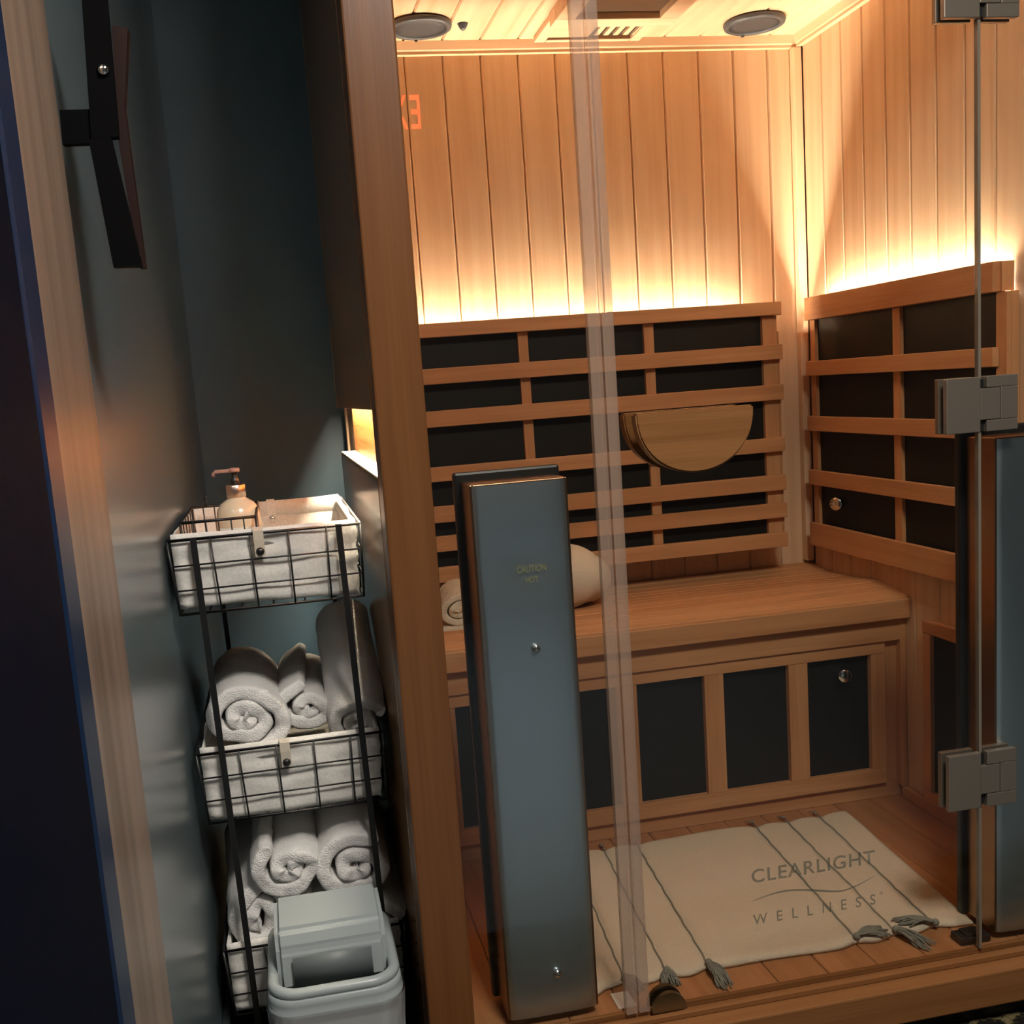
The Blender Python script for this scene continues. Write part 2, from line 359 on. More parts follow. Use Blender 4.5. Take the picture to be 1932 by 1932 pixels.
# ================================================================== SAUNA FITTINGS
# long heater backrest on the back wall
hb = thing('back_heater', 'long heater backrest with seven cedar slats over black panels on the back wall', 'heater', (0, 0, .5))
YH = -.112
def at(o): return None
def child(name, bm, m, par, smooth=False):
    o = obj(name, bm, m, par, smooth)
    o.matrix_parent_inverse = par.matrix_basis.inverted()
    return o
for z1, z0 in ((1.1449, 1.1134), (1.0441, 1.0084), (.9484, .9114), (.8202, .7863), (.729, .6909), (.6592, .6229), (.5858, .5498)):
    child('slat', bx((XL+.002, YH, z0), (-.117, YH+.016, z1), .0015), SX, hb)
for x0, x1 in ((-.160, -.123), (-.460, -.436), (-.765, -.742), (-1.07, -1.047)):
    child('stile', bx((x0, YH+.0165, .551), (x1, YH+.028, 1.1125)), SZ, hb)
for x0, x1 in ((-.450, -.124), (-.754, -.452), (-1.12, -.756)):
    child('heating_panel', bx((x0, YH+.0285, .552), (x1, YH+.036, 1.125)), BLKP, hb)
child('top_cap', bx((XL+.002, YH+.0165, 1.126), (-.1185, -.036, 1.140)), SX, hb)
child('side_board', bx((-.122, YH+.0165, .551), (-.1175, -.005, 1.075)), SZ, hb)
child('light_leak_board', bx((XL+.002, YH+.0375, 1.076), (-.1185, -.0015, 1.080)), SX, hb)  # unseen board added to stop light leaking down below the strip
# side heater on the right wall
hr = thing('side_heater', 'tall heater backrest with five cedar rails over black panels on the right wall', 'heater', (0, -.4, .5))
XH = -.04
child('slat', bx((XH, -.777, 1.0965), (XH+.022, -.076, 1.151), .0015), SY, hr)
for z1, z0 in ((.998, .9625), (.864, .828), (.731, .6945), (.5985, .541)):
    child('slat', bx((XH, -.777, z0), (XH+.013, -.076, z1), .0015), SY, hr)
for y0, y1 in ((-.100, -.078), (-.461, -.434), (-.797, -.768)):
    child('stile', bx((XH+.0135, y0, .545), (XH+.022, y1, 1.096)), SZ, hr)
for y0, y1 in ((-.447, -.079), (-.776, -.449)):
    child('heating_panel', bx((XH+.0225, y0, .546), (XH+.026, y1, 1.104)), BLKP, hr)
child('light_leak_board', bx((XH+.027, -.790, 1.088), (-.0015, -.0795, 1.092)), SY, hr)  # also added, keeps the side strip's light off the panels
child('side_board', bx((XH+.0225, -.0785, .541), (-.0015, -.0765, 1.0875)), SZ, hr)  # added to keep light from escaping at the box's far end
child('side_board', bx((XH+.0135, -.784, 1.0975), (-.0015, -.7785, 1.150)), SZ, hr)
child('side_board', bx((XH+.0225, -.797, .541), (-.0015, -.791, 1.0965)), SZ, hr)
def led(name, a, b, label):
    return tag(obj(name, bx(a, b), LEDM), label, 'light strip', 'heater light strips')
led('light_strip', (-1.10, -.020, 1.085), (-.185, -.006, 1.088), 'warm light strip behind the top slat of the back heater')
led('light_strip', (-.0165, -.765, 1.112), (-.003, -.135, 1.115), 'warm light strip behind the top rail of the side heater')
# knobs
def knob(loc, d, label, r=.0145, l=.024):
    t = thing('knob', label, 'knob', loc, 'chrome panel knobs')
    R = Vector(d).to_track_quat('Z', 'Y').to_matrix().to_4x4()
    for nm, p in (('knob_head', [(r*.3, l*.55), (r*.95, l*.55), (r, l*.6), (r, l*.96), (r*.93, l), (r*.2, l)]), ('knob_base', [(r*.3, 0), (r*.8, 0), (r*.8, l*.45), (r*.5, l*.54)])):
        bm = lathe(p, 24); bm.transform(R); obj(nm, bm, CHR, t, True)
knob((XH+.0225, -.19, .657), (-.8, -.6, 0), 'chrome knob on the lower panel of the side heater on the right wall', .0155, .03)
knob((-.145, -.4055, .304), (-.3, -1, 0), 'chrome knob on the black panel at the right end under the bench', .0145, .03)

# bench
bn = thing('bench', 'wide cedar sauna bench with contoured plank seat and heater panels below', 'bench', (-.56, -.22, 0))
prof = [(-.449, .4665), (-.42, .474), (-.394, .479), (-.347, .485), (-.30, .486), (-.214, .478), (-.124, .473), (-.06, .476), (0, .484), (.0, .485)]
def pz(y):
    for (a, za), (b, zb) in zip(prof, prof[1:]):
        if a <= y <= b and b > a: return za+(zb-za)*(y-a)/(b-a)
    return .485
NB = 12; y0 = -.437; wd = (.435)/NB
for k in range(NB):
    a = y0+wd*k+.0006; b = y0+wd*(k+1)-.0006; c = (a+b)/2; e = .0018
    top = [(a, pz(a)-e), (a+e, pz(a+e)), (c, pz(c)), (b-e, pz(b-e)), (b, pz(b)-e)]
    pts = [(XL+.002, y, z) for y, z in top]+[(XL+.002, b, pz(b)-.02), (XL+.002, a, pz(a)-.02)]
    child('seat_plank', prism(pts, (-XL-.003, 0, 0)), SX, bn)
child('front_rail', bx((XL+.002, -.4495, .423), (-.001, -.4375, .4668), .0025), SX, bn)
child('apron', bx((XL+.002, -.4290, .371), (-.001, -.405, .4440)), SX, bn)
child('base_board', bx((XL+.002, -.4120, .001), (-.001, -.3995, .0365)), SX, bn)
child('end_board', bx((-.0485, -.412, .037), (-.001, -.3995, .370)), SZ, bn)
child('end_board', bx((XL+.002, -.412, .037), (-1.068, -.3995, .370)), SZ, bn)
child('corner_strip', bx((-.016, -.43, .028), (-.002, -.4125, .42), .001), SZ, bn)
YC = -.4225
child('frame_rail', bx((-1.067, YC, .342), (-.0488, -.4055, .3695), .001), SX, bn)
child('frame_rail', bx((-1.067, YC, .0372), (-.0488, -.4055, .072), .001), SX, bn)
for x0, x1 in ((-.083, -.0488), (-.281, -.236), (-.478, -.434), (-.676, -.632), (-.874, -.830), (-1.067, -1.028)):
    child('frame_stile', bx((x0, YC+.001, .0723), (x1, -.4055, .3417), .001), SZ, bn)
for x0, x1 in ((-.260, -.06), (-.457, -.262), (-.655, -.459), (-.853, -.657), (-1.06, -.855)):
    child('heating_panel', bx((x0, -.405, .05), (x1, -.399, .36)), BLKP, bn)
# low side heater on right wall
hl = thing('low_heater', 'low framed black heater panel on the right wall beside the bench', 'heater', (0, -.7, .03))
for nm, a, b, m in (('frame_rail', (-.022, -.94, .409), (-.0015, -.522, .434), SY), ('frame_rail', (-.022, -.94, .030), (-.0015, -.522, .056), SY),
                    ('frame_stile', (-.021, -.548, .0565), (-.0015, -.522, .4085), SZ), ('frame_stile', (-.021, -.94, .0565), (-.0015, -.914, .4085), SZ)):
    child(nm, bx(a, b, .001), m, hl)
child('heating_panel', bx((-.012, -.913, .057), (-.006, -.549, .408)), BLKP, hl)

# ceiling vent and lamp box
vt = thing('ceiling_vent', 'flat cedar slider vent with three slots on the sauna ceiling', 'vent', (-.54, -.1, ZC-.001))
Z1 = ZC-.0005
for a, b in (((-.668, -.034), (-.642, -.185)), ((-.440, -.034), (-.415, -.185))):
    child('vent_frame', bx((*a, Z1-.012), (*b, Z1), .002), WX, vt)
child('vent_frame', bx((-.641, -.034, Z1-.012), (-.441, -.048, Z1), .002), WX, vt)
child('vent_frame', bx((-.641, -.150, Z1-.012), (-.441, -.185, Z1), .002), WX, vt)
child('slider', bx((-.640, -.056, Z1-.008), (-.545, -.149, Z1-.002)), WX, vt)
child('vent_opening', bx((-.640, -.049, Z1-.0015), (-.4415, -.149, Z1)), DARKV, vt)
for k in range(5):
    x = -.535+k*.023
    child('louver', bx((x, -.066, Z1-.008), (x+.012, -.149, Z1-.002)), WX, vt)
lb = thing('ceiling_panel', 'thick cedar-framed dark panel box hanging from the sauna ceiling', 'panel', (-.53, -.3, ZC-.001))
for a, b in (((-.672, -.190), (-.400, -.240)), ((-.672, -.43), (-.400, -.46)), ((-.672, -.2405), (-.630, -.4295)), ((-.442, -.2405), (-.400, -.4295))):
    child('panel_frame', bx((*a, Z1-.030), (*b, Z1), .002), WX, lb)
child('panel_glass', bx((-.6295, -.241, Z1-.016), (-.4425, -.429, Z1-.010)), plain('brown_lamp_glass', (.10, .06, .035), rough=.3), lb)
def speaker(x, y, label):
    t = thing('ceiling_speaker', label, 'speaker', (x, y, ZC-.0005), 'round ceiling speakers')
    bm = lathe([(.056, -.004), (.067, -.0005), (.070, -.004), (.068, -.011), (.063, -.0135), (.0565, -.0115), (.056, -.004)], 48, False); obj('speaker_rim', bm, SPKR, t, True)
    bm = lathe([(.0555, -.002), (.0555, -.009), (.040, -.0105), (.004, -.011)], 40); obj('speaker_grille', bm, SPK, t, True)
    o = obj('rim_screw', bx((-.003, .060, -.016), (.003, .066, -.012)), SPKR, t)
speaker(-.945, -.132, 'round grey ceiling speaker at the left beside the front post')
speaker(-.170, -.125, 'round grey ceiling speaker near the right sauna corner')
bm = lathe([(.003, -.014), (.007, -.010), (.011, -.002), (.012, 0)], 20)
o = tag(obj('ceiling_sensor', bm, SPKR, smooth=True, loc=(-.850, -.132, ZC-.0005)), 'tiny grey dome sensor on the ceiling beside the left speaker', 'sensor')

# ---- glass front
GT = .008
def pane(name, x0, x1, label, z0=.0, z1=1.795, y=F):
    o = obj(name, bx((x0, y, z0), (x1, y+GT, z1)), GLASS)
    return tag(o, label, 'window', kind='structure')
pane('window_1', -1.129, -.872, 'fixed left glass pane of the sauna front')
pane('window_2', -.262, -.002, 'fixed right glass pane of the sauna front')
dr = thing('door_1', 'clear glass sauna door with wooden half-moon handle and printed logo', 'door', (-.266, F, .005), kind='structure')
child('door_glass', bx((-.862, F, .006), (-.2675, F+GT, 1.79)), GLASS, dr)
child('glass_edge', bx((-.2672, F-.0003, .006), (-.2625, F+GT+.0003, 1.79)), GEDGE, dr)
def sealbar(par, x0, x1, nm):
    child(nm, bx((x0, F-.003, .004), (x1, F+GT+.003, 1.79), .001), SEAL, par)
sealbar(dr, -.866, -.8485, 'door_seal')
so = tag(obj('door_seal', bx((-.887, F-.003, .004), (-.8685, F+GT+.003, 1.79), .001), SEAL), 'frosted seal strip on the edge of the fixed left glass pane', 'seal')
# hinges
def hinge(z0, z1):
    h = child('hinge', bx((-.329, F-.012, z0), (-.2715, F-.0015, z1), .0012), STEEL, dr)
    def sub(nm, a, b, m=STEEL, bev=.001):
        o = obj(nm, bx(a, b, bev), m, h); return o
    zc = (z0+z1)/2; q = .024
    sub('hinge_leaf', (-.2605, F-.012, z0), (-.207, F-.0015, zc-q-.001)); sub('hinge_leaf', (-.2605, F-.012, zc+q+.001), (-.207, F-.0015, z1))
    sub('hinge_leaf', (-.2365, F-.012, zc-q-.0008), (-.207, F-.0015, zc+q+.0008)); sub('hinge_tongue', (-.2715, F-.012, zc-q), (-.2375, F-.0015, zc+q))
    sub('hinge_pin', (-.270, F-.006, z0+.004), (-.2625, F+GT+.002, z1-.004), BLK, 0)
    sub('inner_leaf', (-.329, F+GT+.0015, z0), (-.2715, F+GT+.011, z1)); sub('inner_leaf', (-.2605, F+GT+.0015, z0), (-.207, F+GT+.011, z1))
for z0, z1 in ((1.473, 1.561), (.8705, .955), (.2600, .3535)): hinge(z0, z1)
# handle: two half-moon halves, one on either side of the glass
def halfmoon(yc, th, nm):
    pts = []; cx, zt, rx, rz = -.7455, .9415, .0895, .0905
    n = 28
    for k in range(n+1):
        a = math.pi*k/n; pts.append((cx-rx*math.cos(a)*(1 if True else 0), yc, zt-rz*(math.sin(a)**.88)))
    bm = prism(pts, (0, th, 0)); bmesh.ops.recalc_face_normals(bm, faces=bm.faces)
    es = [e for e in bm.edges if len(e.link_faces) == 2 and e.calc_face_angle(0) > .9]
    bmesh.ops.bevel(bm, geom=es, offset=.0025, segments=2, affect='EDGES')
    return child(nm, bm, WALN, dr)
halfmoon(F-.038, .022, 'outer_handle'); halfmoon(F+GT+.009, .022, 'inner_handle')
child('handle_spacer', bx((-.80, F-.0155, .915), (-.785, F-.0005, .93)), WALN, dr); child('handle_spacer', bx((-.706, F-.0155, .915), (-.691, F-.0005, .93)), WALN, dr)
# printed logo on the door glass
yl = F-.0006
def put(nm, me):
    for v in me.vertices: v.co.y = yl
    o = link(nm, me, DECAL, dr); o.matrix_parent_inverse = dr.matrix_basis.inverted(); return o
put('lettering', fit_text('CLEARLIGHT', -.669, -.456, .1885, .2115, 1.12, .014))
put('lettering', fit_text('WELLNESS', -.669, -.456, .1175, .1355, 2.3, .006))
put('lettering', fit_text('®', -.4475, -.4425, .1325, .1375))
n = 40; up, dn_ = [], []
for k in range(n+1):
    t = k/n; x = -.671+.216*t
    zc = .158+.0085*math.sin(2*math.pi*(t*.95))*1.0+(.012*max(0, t-.72)/.28)**1*1.0
    w = .0028*math.sin(math.pi*t)**.8+.0003
    up.append((x, yl, zc+w*.6)); dn_.append((x, yl, zc-w*.6))
bm = bmesh.new(); A = [bm.verts.new(p) for p in up]; B = [bm.verts.new(p) for p in dn_]
for k in range(n): bm.faces.new((A[k], A[k+1], B[k+1], B[k]))
child('swoosh', bm, DECAL, dr)
# bottom clip
cl = [( -.8185-.0285*math.cos(math.pi*k/20), F-.012, .004+.031*math.sin(math.pi*k/20)) for k in range(21)]
cb = thing('glass_clip', 'bronze half-round clip at the bottom left corner of the glass door', 'clip', (-.8185, F-.01, .004))
child('clip_plate', prism(cl, (0, .008, 0)), BRZ, cb)
child('clip_plate', prism([(x, F+GT+.0015, z) for x, y, z in cl], (0, .008, 0)), BRZ, cb)
fc = thing('floor_pivot', 'black pivot block on the floor at the bottom right of the door', 'pivot', (-.27, -1.0, .0005))
child('pivot_block', bx((-.285, -1.030, .0006), (-.228, -.998, .014), .003), BLK, fc)
child('pivot_cap', bx((-.272, -1.027, .0145), (-.240, -1.001, .018), .002), BLK, fc)

# ---- front heaters behind the fixed panes
def front_heater(x0, x1, z0, z1, label, screws, text=True):
    t = thing('front_heater', label, 'heater', ((x0+x1)/2, -1.0, z0), 'upright front heaters')
    yb = -.955   # inner black frame
    yp = -1.034  # reflector plate facing the glass
    child('black_frame', bx((x0-.010, yb, z0), (x1+.010, yb+.016, z1+.014), .004), BLK, t)
    child('side_flange', bx((x0, yp+.004, z0+.004), (x0+.004, yb-.0005, z1), .001), PEDGE, t)
    child('side_flange', bx((x1-.004, yp+.004, z0+.004), (x1, yb-.0005, z1), .001), PEDGE, t)
    child('top_flange', bx((x0+.0045, yp+.004, z1-.004), (x1-.0045, yb-.0005, z1), .001), PEDGE, t)
    # gently bowed plate
    bm = bmesh.new(); nx, nz = 24, 40; g = []
    for j in range(nz+1):
        row = []
        for i in range(nx+1):
            u = i/nx; v = j/nz
            bow = -.004*(1-(2*u-1)**4)
            dish = .0035*math.exp(-((v-.86)/.05)**2)*(1-(2*u-1)**2)
            e = .012 if (i in (0, nx)) else 0
            row.append(bm.verts.new((x0+(x1-x0)*u, yp+.003+bow+dish+(.004 if i in (0, nx) else 0), z0+.004+(z1-z0-.006)*v)))
        g.append(row)
    for j in range(nz):
        for i in range(nx): bm.faces.new((g[j][i], g[j][i+1], g[j+1][i+1], g[j+1][i]))
    child('reflector_plate', bm, PLATE, t, True)
    for sx, sz in screws:
        bm = lathe([(.0005, -.006), (.004, -.0055), (.0065, -.003), (.007, .001)], 18); bm.transform(Matrix.Rotation(-math.pi/2, 4, 'X')); bm.transform(Matrix.Translation((sx, yp-.0035, sz)))
        child('screw', bm, CHR, t, True)
    if text:
        for s, a, b, c, d in (('CAUTION', -1.010, -.966, .722, .732), ('HOT', -.998, -.979, .706, .715)):
            me = fit_text(s, a, b, c, d)
            for v in me.vertices: v.co.y = yp-.0022
            o = link('lettering', me, CAUT, t); o.matrix_parent_inverse = t.matrix_basis.inverted()
front_heater(-1.071, -.925, .012, .856, 'upright front heater with steel back plate behind the left glass pane', [(-.99, .606), (-.99, .085)])
front_heater(-.222, -.076, .012, .856, 'upright front heater behind the right glass pane at the right edge', [(-.15, .606)], False)

# ---- towels and pillow on the bench
def spiral_roll(name, R, length, t, turns, mat, parent=None, sx=1, sz=1, seed=0, tail=0., phase=0., wob=.05, cone=0.):
    rnd = random.Random(seed); bm = bmesh.new()
    n = int(26*turns); pts = []
    ph = [rnd.uniform(0, 6.28) for _ in range(4)]
    r0 = R-t/2
    pitch = t*1.03
    for i in range(n+1):
        th = 2*math.pi*turns*i/n
        r = r0-pitch*(th/(2*math.pi))
        r = max(r, t*.35)
        a = th+phase
        w = 1+wob*math.sin(2*a+ph[0])+wob*.6*math.sin(3*a+ph[1])
        pts.append((r*w*math.cos(a)*sx, r*w*math.sin(a)*sz))
    if tail:   # loose outer end
        a = phase; x, z = pts[0]; tx, tz = math.sin(a), -math.cos(a)
        for k in range(1, 5): pts.insert(0, (x+tx*tail*k/4*1.0, z+tz*tail*k/4*.9))
    m = len(pts)
    sl = [(-.5, .35), (-.497, .72), (-.487, .96), (-.46, 1.), (-.3, 1.), (-.1, 1.0), (.1, 1.), (.3, 1.), (.46, 1.), (.487, .96), (.497, .72), (.5, .35)]
    rings = []
    for f_, ts in sl:
        y = f_*length; O, I = [], []
        sc = 1+cone*f_+.02*math.sin(9*f_+ph[2])
        for k, (x, z) in enumerate(pts):
            x2, z2 = pts[min(k+1, m-1)]; x1, z1 = pts[max(k-1, 0)]
            d = Vector((x2-x1, z2-z1)); d = d.normalized() if d.length > 1e-9 else Vector((1, 0)); nn = Vector((-d.y, d.x))
            e = 1 if 0 < k < m-1 else .35
            h = t/2*ts*e*.97
            dy = .0035*math.sin(k*.7+ph[3]) if abs(f_) > .47 else 0
            O.append(bm.verts.new(((x+nn.x*h)*sc, y+dy, (z+nn.y*h)*sc))); I.append(bm.verts.new(((x-nn.x*h)*sc, y+dy, (z-nn.y*h)*sc)))
        rings.append(O+I[::-1])
    for A, B in zip(rings, rings[1:]):
        for k in range(2*m):
            j = (k+1) % (2*m); bm.faces.new((A[k], A[j], B[j], B[k]))
    for Rg in (rings[0], rings[-1]):
        for k in range(m-1): bm.faces.new((Rg[k], Rg[k+1], Rg[2*m-2-k], Rg[2*m-1-k]))
    o = obj(name, bm, mat, parent, True)
    subsurf(o, 2)
    tx = D.textures.get('terry_lumps') or D.textures.new('terry_lumps', 'CLOUDS'); tx.noise_scale = .028; tx.noise_depth = 1
    dm = o.modifiers.new('lumps', 'DISPLACE'); dm.texture = tx; dm.strength = .006; dm.mid_level = .5
    return o
def place(o, loc, rot=(0, 0, 0)):
    o.location = loc; o.rotation_euler = [math.radians(a) for a in rot]; return o
o = spiral_roll('towel_roll', .050, .20, .016, 2.8, CRM, seed=3, sx=1.1, sz=.95, phase=-1.5, tail=.05); place(o, (-.975, -.235, .524), (0, 0, -8))
tag(o, 'cream towel roll with its spiral end showing at the left end of the bench', 'towel')
# pillow
bm = bmesh.new(); bmesh.ops.create_uvsphere(bm, u_segments=40, v_segments=24, radius=1)
for v in bm.verts:
    x, y, z = v.co; s = abs(x)
    v.co = Vector((math.copysign(abs(x)**.8, x)*.118, math.copysign(abs(y)**.85, y)*.10, z*.073*(1-.12*s)+.004*math.sin(9*x+3*y)))
o = obj('pillow', bm, CRM, smooth=True); place(o, (-.722, -.175, .549), (0, 6, 12)); tag(o, 'plump cream bath pillow on the bench behind the front heater', 'pillow')
bm = bmesh.new(); bmesh.ops.create_uvsphere(bm, u_segments=24, v_segments=14, radius=1)
for v in bm.verts: v.co = Vector((v.co.x*.055, v.co.y*.018, v.co.z*.024+.002*math.sin(8*v.co.x)))
o = obj('folded_cloth', bm, CRM, smooth=True); place(o, (-.757, -.185, .634), (0, 0, 8)); tag(o, 'small cream folded cloth lying on top of the bath pillow', 'cloth')

# ---- bath mat
mt = thing('bath_mat', 'cream cotton bath mat with six grey strings and tassels on the sauna floor', 'mat', (-.56, -.72, .002))
strings = [-.247, -.323, -.397, -.668, -.742, -.815]
def mxy(s, t):   # s: x at the back edge, t: 0 back .. 1 front
    y = -.468-.507*t; return s+.09*(y+.47), y
def mz(s, t):
    z = .0085+.0015*math.sin(s*23+t*4)+.001*math.sin(t*17+s*9)
    for q in strings: z -= .0055*math.exp(-((s-q)/.006)**2)
    for ed in (t/.03, (1-t)/.03, (s+.895)/.012, (-.178-s)/.012):
        if ed < 1: z -= .0045*(1-max(0, ed))**2
    return max(z, .0035)
bm = bmesh.new(); nx, ny = 150, 60; top = []; bot = []
for j in range(ny+1):
    r1, r2 = [], []
    for i in range(nx+1):
        s = -.895+.717*i/nx; t = j/ny; x, y = mxy(s, t)
        nearest = min(abs(s-q) for q in strings); sc = .010*math.exp(-(nearest/.022)**2)
        if t > .8: y += sc*(t-.8)/.2*1.0
        if t < .2: y -= sc*(.2-t)/.2*1.0
        if s < -.85: y -= .035*t*((-.85-s)/.045)
        y += .004*math.sin(s*19)*t
        r1.append(bm.verts.new((x, y, mz(s, t)+.0035))); r2.append(bm.verts.new((x, y, .0015)))
    top.append(r1); bot.append(r2)
for j in range(ny):
    for i in range(nx):
        bm.faces.new((top[j][i], top[j][i+1], top[j+1][i+1], top[j+1][i]))
        bm.faces.new((bot[j][i], bot[j+1][i], bot[j+1][i+1], bot[j][i+1]))
for j in range(ny):
    bm.faces.new((top[j][0], top[j+1][0], bot[j+1][0], bot[j][0])); bm.faces.new((top[j][nx], bot[j][nx], bot[j+1][nx], top[j+1][nx]))
for i in range(nx):
    bm.faces.new((top[0][i], bot[0][i], bot[0][i+1], top[0][i+1])); bm.faces.new((top[ny][i], top[ny][i+1], bot[ny][i+1], bot[ny][i]))
child('mat_cloth', bm, MATC, mt, True)
tdir = {-.247: (-.05, .022), -.323: (.026, -.040), -.397: (.045, .004), -.668: (.004, -.048), -.742: (-.004, -.022), -.815: (.012, -.022)}
for q in strings:
    bm = bmesh.new(); pts = []
    for k in range(25):
        t = -.005+1.0*k/24; x, y = mxy(q, t); pts.append((x+.001*math.sin(k*2.1), y, mz(q, min(max(t, 0), 1))+.0052))
    tube(bm, pts, .0017, 6); child('string', bm, YRN, mt, True)
    rnd = random.Random(int(-q*1000)); x, y = mxy(q, .985); dx, dy = tdir[q]
    bm = bmesh.new()
    bmesh.ops.create_icosphere(bm, subdivisions=2, radius=.0065, matrix=Matrix.Translation((x, y, .015)))
    for k in range(34):
        a, b = rnd.uniform(-1, 1), rnd.uniform(-1, 1); pp = []
        perp = Vector((-dy, dx, 0)).normalized(); ln = rnd.uniform(.8, 1.35)
        zend = .003 if dy < 0 else .014
        for i in range(7):
            u = i/6; pp.append(Vector((x+dx*u*ln, y+dy*u*ln, .016*(1-u)+zend*u+.006*math.sin(math.pi*u)+.002*b))+perp*(a*.016*u**.6+.003*math.sin(5*u+k)))
        tube(bm, pp, .0011, 5)
    o = child('tassel', bm, YRN, mt, True); o['kind'] = 'stuff'
    x, y = mxy(q, 0); bm = bmesh.new()
    for k in range(8):
        a = rnd.uniform(-1, 1); tube(bm, [(x, y+.002, .012), (x+a*.006, y+.013, .011), (x+a*.010, y+.022, .004+.004*abs(a))], .0012, 5)
    o = child('tassel', bm, YRN, mt, True); o['kind'] = 'stuff'
tagm = child('care_tag', bx((-.892, -1.030, .0006), (-.862, -.985, .0014)), LBL, mt); tagm.rotation_euler = (0, 0, 0)

# ================================================================== WIRE RACK
RX0, RX1, RY0, RY1 = -1.508, -1.214, -.88, -.41
rk = thing('wire_rack', 'narrow three-tier black wire rack with white cloth-lined baskets beside the sauna', 'rack', (-1.36, -.65, FL))
rk.rotation_euler = (0, 0, 0)
LEAN = math.tan(math.radians(1.1))
def lx(x, z): return x-LEAN*(z-.4)+.0
def LP(x, y, z): return Vector((lx(x, z), y, z))
def rbar(nm, a, b, wx, wy, par=rk, mat=BLK):
    a = LP(*a); b = LP(*b); bm = bmesh.new()
    vs_ = [[bm.verts.new(p+Vector((sx*wx/2, sy*wy/2, 0))) for sx, sy in ((-1, -1), (1, -1), (1, 1), (-1, 1))] for p in (a, b)]
    bm.faces.new(vs_[0]); bm.faces.new(vs_[1])
    for k in range(4): bm.faces.new((vs_[0][k], vs_[0][(k+1) % 4], vs_[1][(k+1) % 4], vs_[1][k]))
    return child(nm, bm, mat, par)
for x in (-1.468, -1.248):
    rbar('leg', (x, RY0-.006, FL+.001), (x, RY0-.006, .802), .0095, .005)
for x in (-1.468, -1.248):
    rbar('leg', (x, RY1+.006, FL+.001), (x, RY1+.006, .802), .009, .005)
def subchild(o, par):
    o.parent = par; o.matrix_parent_inverse = par.matrix_parent_inverse.copy() if False else (rk.matrix_basis @ par.matrix_parent_inverse @ par.matrix_basis).inverted(); return o
def wiretube(pts, r, par, nm='wire'):
    bm = tube(bmesh.new(), pts, r, 6); return subchild(obj(nm, bm, BLK, None, True), par)
def basket(zt, zb, top):
    dz = .006
    ti = .006  # taper
    c = [(RX0, RY0), (RX1, RY0), (RX1, RY1), (RX0, RY1)]; cb = [(RX0+ti, RY0+ti*.3), (RX1-ti, RY0+ti*.3), (RX1-ti, RY1-ti), (RX0+ti, RY1-ti)]
    bm = bmesh.new()
    tube(bm, [LP(x, y, zt) for x, y in c], .0026, 6, True); tube(bm, [LP(x, y, zb) for x, y in cb], .0026, 6, True)
    for (x, y), (xb, yb) in zip(c, cb): tube(bm, [LP(x, y, zt), LP(xb, yb, zb)], .0022, 6)
    bk = child('basket_frame', bm, BLK, rk, True)
    nx_ = 5; nyy = 7
    for side in (0, 1):
        y, yb = (RY0, RY0+ti*.3) if side == 0 else (RY1, RY1-ti)
        for k in range(1, nx_):
            u = k/nx_+.02; wiretube([LP(RX0+(RX1-RX0)*u, y, zt), LP(RX0+ti+(RX1-RX0-2*ti)*u, yb, zb)], .0015, bk)
        for f_ in (.345, .68):
            z = zt+(zb-zt)*f_; e = ti*f_; wiretube([LP(RX0+e, y+(yb-y)*f_, z), LP(RX1-e, y+(yb-y)*f_, z)], .0015, bk)
        x, xb = (RX0, RX0+ti) if side == 0 else (RX1, RX1-ti)
        for k in range(1, nyy):
            u = k/nyy; yy = RY0+(RY1-RY0)*u; wiretube([LP(x, yy, zt), LP(xb, yy, zb)], .0015, bk)
        for f_ in (.345, .68):
            z = zt+(zb-zt)*f_; wiretube([LP(x+(xb-x)*f_, RY0, z), LP(x+(xb-x)*f_, RY1, z)], .0015, bk)
    for k in range(1, 6):
        xx = RX0+(RX1-RX0)*k/6; wiretube([LP(xx, RY0+.002, zb-.0005), LP(xx, RY1-.002, zb-.0005)], .0015, bk)
    # cloth liner: walls hang just inside the wires, folded over at the top
    rnd = random.Random(int(zt*100)); ph = [rnd.uniform(0, 6) for _ in range(6)]
    i0 = .0055; cx0, cx1, cy0, cy1 = RX0+i0, RX1-i0, RY0+i0, RY1-i0
    loop = []; nseg = 24
    for k in range(nseg): loop.append((cx0+(cx1-cx0)*k/nseg, cy0, 0, -1))
    for k in range(nseg): loop.append((cx1, cy0+(cy1-cy0)*k/nseg, 1, 0))
    for k in range(nseg): loop.append((cx1-(cx1-cx0)*k/nseg, cy1, 0, 1))
    for k in range(nseg): loop.append((cx0, cy1-(cy1-cy0)*k/nseg, -1, 0))
    bm = bmesh.new(); rings = []; nv = 14
    for j in range(nv+1):
        v = j/nv; z = zt+.006-(zt+.006-zb-.004)*v; ring = []
        for i, (x, y, nx2, ny2) in enumerate(loop):
            s = i*.26
            d = .0022*math.sin(s*1.7+v*9+ph[0])+.0018*math.sin(s*.8-v*14+ph[1])+.0010*math.sin(v*30+s*.5+ph[2])
            d = -abs(d)-.006*v*v*.8
            if v < .15: d += .0005
            zz = z+.003*math.sin(s*.6+ph[3])*(1 if v < .1 else 0) - (.004*math.sin(s*.45+ph[4])*v if v > .9 else 0)
            ring.append(bm.verts.new((lx(x+nx2*d, zz), y+ny2*d, zz)))
        rings.append(ring)
    for A, B in zip(rings, rings[1:]):
        for k in range(len(A)):
            j2 = (k+1) % len(A); bm.faces.new((A[k], A[j2], B[j2], B[k]))
    bm.faces.new(rings[-1])
    ln = solid(child('cloth_liner', bm, LIN, rk, True), .0022, -1)
    ln['label'] = 'white canvas liner'
    # hem band inside the top edge and hanging straps with snaps
    bm = bmesh.new()
    h1 = [];
